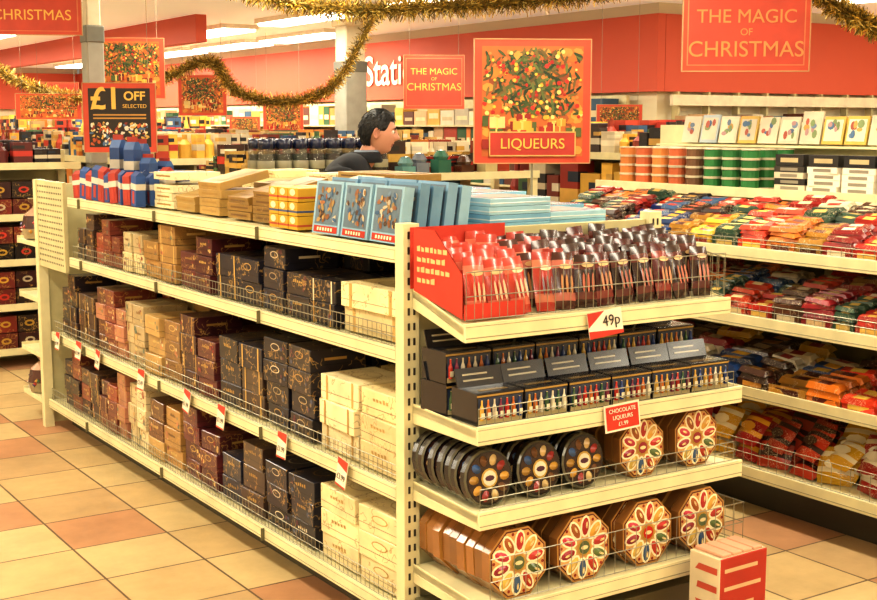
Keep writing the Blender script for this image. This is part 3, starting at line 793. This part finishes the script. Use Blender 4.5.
def bg_gondola(x0, x1, y0, y1, top, pal, levels=(.15, .5, .85), topgoods=True, hm=(.1, .22)):
    g = MB()
    for z in levels+(top,):
        g.box(x0, x1, y0, y1, z-.03, z, CREAM)
        g.box(x0-.01, x1+.01, y0-.01, y0, z-.04, z+.01, CREAM); g.box(x0-.01, x0, y0, y1, z-.04, z+.01, CREAM)
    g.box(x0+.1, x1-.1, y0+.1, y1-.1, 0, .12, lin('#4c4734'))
    g.box((x0+x1)/2-.01, (x0+x1)/2+.01, y0+.02, y1-.02, .12, top-.03, lin('#8f8866'))
    for x in (x0, x1-.05):
        for y in (y0, y1-.05): g.box(x, x+.05, y, y+.05, 0, top, CREAM)
    go = g.obj('gondola_shelving_unit', M_fix)
    m = MB(); zs = list(levels)+[top]
    for a, z in enumerate(levels):
        hh = zs[a+1]-z-.06
        goods(m, x0+.06, x1-.06, y0+.06, y1-.06, z+.001, hh*.7, hh, pal, .12, .25)
    m.obj('shelved_packaged_goods', M_flat, parent=go)
    if topgoods:
        m = MB(); goods(m, x0+.03, x1-.03, y0+.03, y1-.03, top+.001, hm[0], hm[1], pal); m.obj('assorted_packaged_goods', M_flat)
dkred = ['#3c181a', '#201818', '#642420', '#30201c', '#7a2c22']
mixed = ['#b04028', '#c8a45c', '#d0c4a8', '#3c5a7c', '#c87c34', '#7c3426', '#4a6a42', '#b89c6c', '#9a3024', '#2a2422', '#3a2a24', '#d8ac48']
pale = ['#d0c4a8', '#c0b088', '#b0a080', '#b04028', '#a89470', '#c8a45c']
g = MB()
X0, X1, Y0, Y1 = 1.0, 2.75, 8.6, 10.4
for z in (.12, .42, .72, 1.02, 1.36):
    g.box(X0, X1, Y0, Y1, z-.03, z, CREAM); g.box(X0, X1, Y0-.012, Y0, z-.035, z+.012, CREAM)
g.box(X0+.05, X1-.05, Y0+.4, Y1-.05, .0, 1.36, CREAM2)
for x in (X0, X1-.05): g.box(x, x+.05, Y0+.35, Y0+.4, 0, 1.45, CREAM)
go = g.obj('gondola_shelving_unit', M_fix)
m = MB()
for z in (.12, .42, .72, 1.02):
    x = X0+.03
    while x < X1-.15:
        for k in range(2):
            h = .115; c = jit(lin(R.choice(dkred)), .2)
            m.box(x, x+.15, Y0+.03, Y0+.36, z+.001+k*h, z+k*h+h*.96, c)
            m.disc(x+.075, z+k*h+h*.5, .035, .022, Y0+.028, jit(lin(R.choice(['#b8392c', '#b8923a', '#b8ac90']))), None, n=10)
            m.disc(x+.075, z+k*h+h*.5, .02, .010, Y0+.026, c, None, n=8)
        x += .158
m.obj('dark_gift_boxes', M_choc, parent=go)
m = MB(); goods(m, X0+.05, X1-.1, Y0+.05, Y0+.9, 1.361, .08, .16, dkred+['#b9943a']); m.obj('assorted_packaged_goods', M_flat)

bg_gondola(3.3, 5.4, 6.95, 7.95, 1.3, mixed, topgoods=False)
bg_gondola(3.3, 4.3, 9.1, 13.5, 1.36, pale+mixed)
bg_gondola(5.2, 6.2, 9.2, 15.0, 1.36, mixed)
bg_gondola(5.9, 6.9, 4.2, 8.2, 1.42, mixed, hm=(.12, .24))
bg_gondola(4.4, 5.0, 15.5, 23, 1.4, mixed, hm=(.15, .35))
bg_gondola(6.3, 7.0, 16, 24, 1.4, mixed, hm=(.15, .35))
mb = MB()
M_glass, nt, b = base_mat('jar_glass'); b.inputs['Base Color'].default_value = lin('#5a5c50'); b.inputs['Roughness'].default_value = .08; b.inputs['Alpha'].default_value = .35
for i in range(8):
    for j in range(2):
        M = T((3.40+i*.115, 7.06+j*.14, 1.302))
        c = lin(R.choice(['#2a1a14', '#4a3c28', '#3a3a30', '#3a1a18', '#6a5c44']))
        mb.lathe([(0, .002), (.042, .002), (.045, .05), (.043, .14)], 12, c, M, 0)
        mb.lathe([(0, 0), (.05, 0), (.052, .02), (.052, .155), (.040, .175), (.038, .18)], 14, lin('#c8ccb8'), M, 2)
        mb.lathe([(.052, .05), (.053, .052), (.053, .1), (.052, .102)], 14, lin('#8a846c'), M, 0)
        mb.lathe([(.046, .172), (.05, .176), (.05, .225), (.04, .235), (0, .235)], 12, lin('#1a2038'), M, 1)
mb.obj('glass_sweet_jars', [M_flat, M_foil, M_glass], smooth=True)
mb = MB()
for i, (x, c) in enumerate(((4.42, '#5f8888'), (4.56, '#6a6f7a'), (4.70, '#2f5a4a'), (4.92, '#4a2a18'), (5.08, '#a89870'), (5.22, '#983a24'))):
    M = T((x, 7.1+.05*(i % 2), 1.302))
    mb.box(-.05, .05, -.05, .05, 0, .05+.02*(i % 3), jit(lin(c)), M)
    mb.lathe([(.045, .05+.02*(i % 3)), (.055, .07+.02*(i % 3)), (.03, .11+.02*(i % 3)), (0, .115+.02*(i % 3))], 10, jit(lin(c), .3), M)
goods(mb, 4.36, 5.36, 7.2, 7.9, 1.302, .08, .22, mixed)
goods(mb, 3.36, 4.3, 7.3, 7.9, 1.302, .08, .2, mixed)
mb.obj('assorted_giftware', M_foil)

mb = MB()
for (z, n) in ((1.002, 4), (.152, 4)):
    for i in range(n):
        M = T((1.985+i*.2, 7.0, z))
        mb.lathe([(0, 0), (.07, .005), (.085, .06), (.07, .13), (.022, .17), (.02, .18), (.045, .22), (.04, .225)], 12,
                 [jit(lin(R.choice(['#6a4a38', '#988a6a', '#4a2a24', '#a88870'])), .2) for _ in range(7)], M)
        for q in range(26):
            a = R.uniform(0, 2*pi); zz = R.uniform(.02, .13)
            mb.lathe([(0, -.014), (.014, 0), (0, .014)], 6, jit(lin(R.choice(['#a8322a', '#b8883a', '#3f5e3c', '#c8bcac', '#4a3a6a'])), .2), M @ T((.077*math.cos(a), .077*math.sin(a), zz)))
mb.obj('cellophane_sweet_bags', M_foil)

# ------------------------------------------------------------ hanging signs
def picture(mb, x0, x1, z0, z1, y, n=1.0, seed=1):
    rr = random.Random(seed); w, h = x1-x0, z1-z0; cx = (x0+x1)/2
    mb.quad([(x0, y, z0), (x1, y, z0), (x1, y, z1), (x0, y, z1)], lin('#b8622c'))
    k = 0; s = min(w, h)
    def put(px, pz_, rx, rz, c, ang=0, nn=7):
        nonlocal k
        k += 1
        m_ = max(rx, rz)
        px = min(max(px, x0+m_), x1-m_); pz_ = min(max(pz_, z0+m_), z1-m_)
        mb.disc(px, pz_, rx, rz, y-.0004-k*.000012, c, None, n=nn, ang=ang)
    for i in range(int(70*n)):
        put(rr.uniform(x0, x1), rr.uniform(z0, z1), s*.06, s*.045, jit(lin(rr.choice(['#c8762c', '#a8582a', '#d09040', '#8a4420'])), .2))
    for i in range(int(190*n)):
        t_ = rr.random()
        put(cx+rr.gauss(0, w*.24), z0+h*(.38+.58*t_), s*.055, s*.014, jit(lin(rr.choice(['#3a4a20', '#26361a', '#5a6430', '#6a5428'])), .3), rr.uniform(0, 3))
    for i in range(int(75*n)):
        q = rr.choice(['#b82a1c', '#d8a83a', '#e0c070', '#a82018', '#c8783c'])
        rs = s*rr.uniform(.012, .024)
        put(x0+w*rr.random(), z0+h*(.35+.6*rr.random()), rs, rs, jit(lin(q)))
    for i in range(int(24*n)):
        a, c_ = rr.uniform(.04, .085)*s, lin(rr.choice(['#a82a1c', '#c8983a', '#4f5a2c', '#d0b878', '#8a2418', '#b8682c', '#5a2a1c']))
        px = x0+w*rr.uniform(.08, .92); pz_ = z0+h*rr.uniform(.06, .36)
        hw = a*rr.uniform(.8, 1.3)
        px = min(max(px, x0+hw), x1-hw); pz_ = max(pz_, z0+a); k += 1; yy = y-.0004-k*.000012
        mb.quad([(px-hw, yy, pz_-a*.7), (px+hw, yy, pz_-a*.7), (px+hw, yy, pz_+a*.7), (px-hw, yy, pz_+a*.7)], jit(c_))
        k += 1; yy = y-.0004-k*.000012
        mb.quad([(px-hw*.12, yy, pz_-a*.7), (px+hw*.12, yy, pz_-a*.7), (px+hw*.12, yy, pz_+a*.7), (px-hw*.12, yy, pz_+a*.7)], jit(lin('#d8b868')))
        put(px, pz_+a*.7, a*.35, a*.14, jit(lin('#d8b868')), .4); put(px, pz_+a*.7, a*.35, a*.14, jit(lin('#c8a050')), -.4)
def sign(name, x, y, z, w, h, kind, rz=-.5, hang=True, seed=1, txt=None, frame='#c04a30'):
    mb = MB(); d = .012
    mb.box(-w/2, w/2, 0, d, -h/2, h/2, lin(frame))
    e = w*.008
    for a in ((-w/2, w/2, h/2-e, h/2), (-w/2, w/2, -h/2, -h/2+e), (-w/2, -w/2+e, -h/2, h/2), (w/2-e, w/2, -h/2, h/2)):
        mb.box(a[0], a[1], -.004, d+.004, a[2], a[3], lin('#b89468'))
    if kind == 'pic':
        picture(mb, -w*.43, w*.43, -h*.44, h*.44, -.001, 1.6, seed)
        if txt:
            mb.box(-w*.37, w*.37, -.010, -.007, -h*.44, -h*.24, lin('#a8362a'))
            for a in ((-w*.37, w*.37, -h*.25, -h*.24), (-w*.37, w*.37, -h*.44, -h*.43), (-w*.37, -w*.36, -h*.44, -h*.24), (w*.36, w*.37, -h*.44, -h*.24)):
                mb.box(a[0], a[1], -.012, -.009, a[2], a[3], lin('#c8a060'))
    elif kind == 'dark':
        mb.quad([(-w*.42, -.001, -h*.42), (w*.42, -.001, -h*.42), (w*.42, -.001, h*.42), (-w*.42, -.001, h*.42)], lin('#2a2018'))
        rr = random.Random(seed)
        for i in range(190):
            px, pz_ = rr.uniform(-w*.39, w*.39), rr.uniform(-h*.38, -h*.08)
            mb.disc(px, pz_, rr.uniform(.006, .02), rr.uniform(.005, .012), -.0015-i*.00002, jit(lin(rr.choice(['#b85a2a', '#c8a050', '#8a341c', '#d8c890', '#4f6a8c', '#d8d0c0', '#3a2418']))), None, n=6, ang=rr.uniform(0, 3))
        for q in range(2):
            mb.quad([(-w*.36, -.002, h*.03-q*.022), (w*.36, -.002, h*.03-q*.022), (w*.36, -.002, h*.03-q*.022+.010), (-w*.36, -.002, h*.03-q*.022+.010)], lin('#b88a40'))
    elif kind == 'red':
        mb.quad([(-w*.46, -.001, -h*.44), (w*.46, -.001, -h*.44), (w*.46, -.001, h*.44), (-w*.46, -.001, h*.44)], lin('#c87a50'))
        mb.quad([(-w*.45, -.0015, -h*.43), (w*.45, -.0015, -h*.43), (w*.45, -.0015, h*.43), (-w*.45, -.0015, h*.43)], lin('#b84430'))
    if hang:
        for sx in (-w*.4, w*.4): mb.bar((sx, d/2, h/2), (sx, d/2, CEIL-z-.002), .0015, lin('#8a8270'))
    return mb.obj(name, M_flat, loc=(x, y, z), rz=rz)
o = sign('liqueurs_sign', 3.91, 5.08, 1.735, .59, .615, 'pic', rz=-.5, hang=False, txt=True, seed=3)
text(o, 'LIQUEURS', .072, (0, -.013, -.21), M_text_g)
mb = MB()
mb.bar((3.925, 5.10, 1.13), (3.925, 5.10, 1.75), .006, lin('#8e8a74'), n=8)
p = mb.obj('sign_pole', M_fix)
p.parent = o; p.matrix_parent_inverse = (T((3.91, 5.08, 1.735)) @ RZ(-.5)).inverted()
def three(o, mat, s=1.0, dz=0):
    text(o, 'THE MAGIC', .088*s, (0, -.004, .10*s+dz), mat)
    text(o, 'OF', .045*s, (0, -.004, .03*s+dz), mat)
    text(o, 'CHRISTMAS', .102*s, (0, -.004, -.05*s+dz), mat)
o = sign('christmas_sign', 4.49, 4.22, 2.10, .59, .47, 'red', rz=-.62); three(o, M_text_d, 1.0, -.085)
o = sign('christmas_sign', 6.57, 10.04, 2.015, .57, .5, 'red', rz=-.55); three(o, M_text_g, .95, 0)
o = sign('discount_sign', 2.92, 8.27, 1.667, .48, .46, 'dark', rz=-.5)
text(o, '£1', .2, (-.09, -.004, .12), M_text_g, bold=.004); text(o, 'OFF', .08, (.1, -.004, .14), M_text_g, bold=.002)
text(o, 'SELECTED', .035, (.1, -.004, .075), M_text_g)
sign('christmas_picture_sign', 3.38, 9.35, 2.04, .54, .45, 'pic', rz=-.5, seed=5)
sign('christmas_picture_sign', 5.56, 13.1, 1.94, .52, .44, 'pic', rz=-.5, seed=6)
sign('christmas_picture_sign', 7.19, 14.42, 1.70, .5, .36, 'pic', rz=-.5, seed=7)
sign('christmas_picture_sign', 7.35, 15.9, 1.58, .41, .3, 'pic', rz=-.5, seed=8)
sign('christmas_picture_sign', 7.35, 8.33, 1.66, .4, .27, 'pic', rz=-.5, seed=9)
sign('christmas_picture_sign', 3.55, 11.97, 1.79, .60, .24, 'pic', rz=-.45, seed=12)
o = sign('christmas_sign', 2.31, 8.06, 2.37, .6, .40, 'red', rz=-.42); text(o, 'CHRISTMAS', .09, (0, -.003, -.08), M_text_g)
o = sign('christmas_sign', 3.6, 15.5, 2.25, .6, .4, 'red', rz=-.4); text(o, 'CHRISTMAS', .09, (0, -.003, 0), M_text_g)
o = sign('christmas_sign', 5.3, 17.5, 2.0, .6, .4, 'red', rz=-.4); text(o, 'CHRISTMAS', .09, (0, -.003, 0), M_text_g)

# ------------------------------------------------------------ tinsel
def garland(pts, rad, dens=900):
    mb = MB(); pts = [Vector(p) for p in pts]
    S = []
    for i in range(len(pts)-1):
        p0, p1, p2, p3 = pts[max(i-1, 0)], pts[i], pts[i+1], pts[min(i+2, len(pts)-1)]
        for q in range(12):
            t = q/12
            S.append(.5*((2*p1)+(-p0+p2)*t+(2*p0-5*p1+4*p2-p3)*t*t+(-p0+3*p1-3*p2+p3)*t**3))
    S.append(pts[-1])
    for i in range(len(S)-1): mb.bar(S[i], S[i+1], rad*.3, lin('#7a6426'), n=6)
    tot = sum((S[i+1]-S[i]).length for i in range(len(S)-1)); N = int(tot*dens)
    for _ in range(N):
        i = R.randrange(len(S)-1); p = S[i].lerp(S[i+1], R.random())
        d = Vector((R.gauss(0, 1), R.gauss(0, 1), R.gauss(0, 1))).normalized()
        s_ = Vector((R.gauss(0, 1), R.gauss(0, 1), R.gauss(0, 1))).normalized()*.0045
        c = jit(lin(R.choice(['#dcb850', '#b8943a', '#8c7430', '#f0d880', '#5c5424'])), .2)
        e = p+d*rad*R.uniform(.6, 1)
        mb.quad([tuple(p-s_), tuple(p+s_), tuple(e+s_*.6), tuple(e-s_*.6)], c)
    return mb.obj('tinsel_garland', M_tin)
garland([(3.0, 7.6, 2.73), (3.36, 7.37, 2.46), (3.89, 7.02, 2.33), (4.46, 6.64, 2.345), (5.04, 6.26, 2.40), (5.47, 5.98, 2.5), (5.9, 5.7, 2.73)], .10, 2600)
garland([(4.6, 4.5, 2.73), (4.80, 4.2, 2.32), (4.95, 4.08, 2.17), (5.10, 3.97, 2.07), (5.3, 3.83, 2.0), (5.5, 3.6, 2.1), (5.9, 3.3, 2.73)], .08, 2600)
garland([(2.6, 12.6, 2.73), (2.99, 12.4, 2.3), (3.38, 12.14, 2.0), (3.78, 11.88, 1.87), (4.17, 11.62, 1.89), (4.53, 11.39, 2.08), (4.84, 11.18, 2.2), (5.0, 11.07, 1.96), (5.28, 10.9, 1.84), (5.6, 10.68, 1.87), (5.85, 10.54, 2.06), (6.2, 10.4, 2.73)], .10, 2000)

# ------------------------------------------------------------ man
man = bpy.data.objects.new('man', None); bpy.context.collection.objects.link(man)
man.location = (3.40, 5.95, 0); man.rotation_euler = (0, 0, math.radians(-30))
def skin_obj(name, verts, edges, rads, mat, root=0, sub=2):
    me = bpy.data.meshes.new(name); me.from_pydata(verts, edges, [])
    o = bpy.data.objects.new(name, me); bpy.context.collection.objects.link(o)
    o.parent = man
    me.materials.append(mat)
    s = o.modifiers.new('skin', 'SKIN'); s.use_smooth_shade = True
    for i, r_ in enumerate(rads):
        me.skin_vertices[0].data[i].radius = r_ if isinstance(r_, tuple) else (r_, r_)
        me.skin_vertices[0].data[i].use_root = (i == root)
    sb = o.modifiers.new('sub', 'SUBSURF'); sb.levels = sub; sb.render_levels = sub
    return o
M_jack = plain('dark_navy_jacket', lin('#14151c'), .85, scale=20, noise=.3)
M_skinp = plain('skin_tone', lin('#c08c74'), .5)
V = [(-.08,0,.93), (-.085,0,1.10), (-.065,0,1.27), (-.02,0,1.39), (.045,0,1.455),
     (-.05,.19,1.375), (-.03,.25,1.12), (.17,.21,1.02),
     (-.05,-.19,1.375), (-.03,-.25,1.12), (.17,-.21,1.0),
     (-.05,.10,.86), (.0,.11,.50), (-.02,.115,.09),
     (-.05,-.10,.86), (-.02,-.11,.50), (-.06,-.115,.09)]
E = [(0,1),(1,2),(2,3),(3,4),(3,5),(5,6),(6,7),(3,8),(8,9),(9,10),(0,11),(11,12),(12,13),(0,14),(14,15),(15,16)]
Rr = [(.15,.14),(.16,.15),(.18,.17),(.15,.14),(.066,.066),(.09,.09),(.06,.06),(.044,.044),(.09,.09),(.06,.06),(.044,.044),
      (.095,.095),(.065,.065),(.05,.05),(.095,.095),(.065,.065),(.05,.05)]
skin_obj('jacket_and_trousers', V, E, Rr, M_jack)
skin_obj('neck', [(.03,0,1.39), (.06,0,1.46), (.085,0,1.53)], [(0,1),(1,2)], [.058,.054,.054], M_skinp)
mb = MB(); mb.lathe([(.066, 1.435), (.073, 1.44), (.068, 1.485), (.058, 1.488)], 16, lin('#7c8798'), T((.055,0,0)))
mb.lathe([(.088, 1.42), (.095, 1.43), (.084, 1.475), (.073, 1.478)], 16, lin('#181920'), T((.045,0,0)))
mb.obj('shirt_collar', M_cloth, smooth=True, parent=man)
for sy, sx in ((.115, -.02), (-.115, -.06)):
    mb = MB()
    prof = [(-.09, .03, .0), (-.08, .04, .07), (-.02, .045, .085), (.06, .048, .06), (.13, .05, .045), (.18, .035, .03)]
    P = []; F = []
    for x, hw, h in prof: P += [(x, -hw, 0), (x, -hw*.8, h*.8), (x, 0, h), (x, hw*.8, h*.8), (x, hw, 0)]
    for i in range(len(prof)-1):
        for j in range(4): a = i*5+j; F.append((a, a+1, a+6, a+5))
    mb.add(P, F+[(25,26,27,28,29)], lin('#1a1512'), T((sx, sy, 0)))
    mb.obj('shoe', M_foil, smooth=True, parent=man)
def hand(wx, wy, wz, side):
    skin_obj('palm', [(wx, wy, wz), (wx+.045, wy, wz-.008), (wx+.08, wy, wz-.014)], [(0,1),(1,2)], [(.024,.03),(.016,.038),(.013,.04)], M_skinp)
    for i, (off, L_) in enumerate(((-.028, .066), (-.01, .075), (.01, .07), (.028, .054))):
        y = wy+off*side
        v = [(wx+.065, y, wz-.012), (wx+.09, y, wz-.014), (wx+.09+L_*.45, y, wz-.022), (wx+.09+L_*.7, y, wz-.042), (wx+.09+L_*.8, y, wz-.062)]
        skin_obj('finger_%d' % (i+1), v, [(0,1),(1,2),(2,3),(3,4)], [.009,.009,.0085,.008,.007], M_skinp, sub=1)
    v = [(wx+.02, wy-.018*side, wz-.01), (wx+.05, wy-.048*side, wz-.02), (wx+.085, wy-.055*side, wz-.03), (wx+.105, wy-.05*side, wz-.042)]
    skin_obj('thumb', v, [(0,1),(1,2),(2,3)], [.013,.011,.0095,.008], M_skinp, sub=1)
hand(.19, .205, 1.01, 1); hand(.19, -.213, .99, -1)
def head():
    mb = MB(); n, m_ = 56, 48; P = []
    def g_(a, s): return math.exp(-(a/s)**2)
    for j in range(m_+1):
        ph = pi*j/m_
        for i in range(n):
            th = 2*pi*i/n
            dx, dy, dz = math.sin(ph)*math.cos(th), math.sin(ph)*math.sin(th), math.cos(ph)
            x, y, z = dx*.094, dy*.074, dz*.114
            if dz < 0:
                k = -dz
                y *= 1-.32*k; x = x*(1-.18*k)+.018*k
            if dx < 0 and dz < -.2: x *= 1-.35*min(1, (-dz-.2)/.6)
            if dx > 0:
                f_ = max(0, dx)
                x += .026*g_(z+.014, .015)*g_(y, .012)*f_
                x += .014*g_(z-.008, .02)*g_(y, .010)*f_
                x += .006*g_(z-.034, .012)*g_(y, .04)
                x -= .010*g_(z-.016, .012)*(g_(y-.03, .014)+g_(y+.03, .014))
                x += .008*g_(z+.045, .006)*g_(y, .02)+.007*g_(z+.056, .006)*g_(y, .018)
                x -= .004*g_(z+.0505, .003)*g_(y, .022)
                x += .012*g_(z+.085, .018)*g_(y, .022)
            P.append((x, y, z))
    F = []; C = []
    for j in range(m_):
        for i in range(n):
            F.append((j*n+i, j*n+(i+1) % n, (j+1)*n+(i+1) % n, (j+1)*n+i))
            x, y, z = P[j*n+i]
            lips = abs(z+.0505) < .009 and abs(y) < .022 and x > .05
            C.append(lin('#96584a') if lips else lin('#c4927a'))
    mb.add(P, F, C, None, 0)
    for s_ in (-1, 1):
        P = []; F = []
        for k, (rr_, off) in enumerate(((1.0, 0), (1.05, .007), (.75, .010), (.45, .004))):
            for i in range(14):
                a = 2*pi*i/14
                P.append((-.006+.019*rr_*math.cos(a)*(.8 if math.sin(a) < 0 else 1), s_*(.070+off+.004*(math.cos(a) < 0)), -.004+.031*rr_*math.sin(a)))
        for k in range(3):
            for i in range(14): F.append((k*14+i, k*14+(i+1) % 14, (k+1)*14+(i+1) % 14, (k+1)*14+i))
        F.append(tuple(range(42, 56)))
        mb.add(P, F, lin('#b8806a'), None, 0)
        mb.lathe([(0, -.011), (.008, -.008), (.011, 0), (.008, .008), (0, .011)], 10, lin('#d8d0c4'), T((.078, s_*.03, .016)), 1)
        mb.lathe([(0, -.005), (.004, -.0035), (.0055, 0), (.004, .0035), (0, .005)], 8, lin('#1c120c'), T((.0865, s_*.03, .016)), 1)
        mb.box(-.004, .004, -.017, .017, -.0035, .0035, lin('#1c1410'), T((.090, s_*.03, .036)) @ RX(-s_*.1), 2)
    P = []; F = []; n, m_ = 72, 30
    def sstep(a, b, x):
        t = min(1, max(0, (x-a)/(b-a))); return t*t*(3-2*t)
    def limit(a): return pi*(.29+.17*sstep(.7, 1.25, a)+.28*sstep(1.75, 2.2, a))
    for j in range(m_+1):
        for i in range(n):
            th = 2*pi*i/n; c = math.cos(th); a = math.acos(max(-1, min(1, c)))
            lim = limit(a)
            ph = lim*j/m_
            dx, dy, dz = math.sin(ph)*c, math.sin(ph)*math.sin(th), math.cos(ph)
            k = 1.09+.012*math.sin(th*11+ph*5)+.04*max(0, dz)+.03*max(0, c)*max(0, dz)
            if j == m_: k = .98
            if j == m_-1: k = 1.05
            y = dy*.076*k; x = dx*.096*k; z = dz*.114*k
            if dz < 0: y *= 1-.2*(-dz)
            if c < 0 and dz < -.2: x *= 1-.33*min(1, (-dz-.2)/.6)
            P.append((x, y, z))
    for j in range(m_):
        for i in range(n): F.append((j*n+i, j*n+(i+1) % n, (j+1)*n+(i+1) % n, (j+1)*n+i))
    mb.add(P, F, lin('#0e0b0a'), None, 2)
    for q in range(420):
        th = R.uniform(-pi, pi); a = abs(th); lim = limit(a)
        ph = R.uniform(0, lim*.93)
        nrm = Vector((math.sin(ph)*math.cos(th), math.sin(ph)*math.sin(th), math.cos(ph)))
        k = 1.105+.04*max(0, nrm.z)
        p0 = Vector((nrm.x*.096*k, nrm.y*.077*k, nrm.z*.114*k))
        if nrm.x < 0 and nrm.z < -.2: p0.x *= 1-.33*min(1, (-nrm.z-.2)/.6)
        dirv = Vector((-.35, .25*math.sin(th), -.5-.3*(1-nrm.z))); dirv -= nrm*dirv.dot(nrm)*.95
        dirv = dirv.normalized()*R.uniform(.016, .028); sd = nrm.cross(dirv).normalized()*.003
        tip = p0+dirv+nrm*R.uniform(-.004, .001)
        mb.add([tuple(p0-sd), tuple(p0+sd), tuple(p0+dirv*.5+sd+nrm*.002), tuple(tip), tuple(p0+dirv*.5-sd+nrm*.002)], [(0,1,2,3,4)], jit(lin('#15110f'), .4), None, 2)
    o = mb.obj('head', [M_skin, M_foil, M_hair], smooth=True, parent=man)
    o.location = (.112, 0, 1.578); o.rotation_euler = (0, .16, 0)
head()

# ------------------------------------------------------------ camera
cd = bpy.data.cameras.new('camera'); cd.sensor_width = 36; cd.lens = 1270/877*36
co = bpy.data.objects.new('camera', cd); bpy.context.collection.objects.link(co)
co.location = (0, 0, 1.62)
co.rotation_euler = (math.radians(90-7.85), 0, math.radians(-33.4))
bpy.context.scene.camera = co
vs = bpy.context.scene.view_settings
vs.view_transform = 'Standard'; vs.look = 'None'; vs.exposure = 0.05; vs.gamma = 0.84
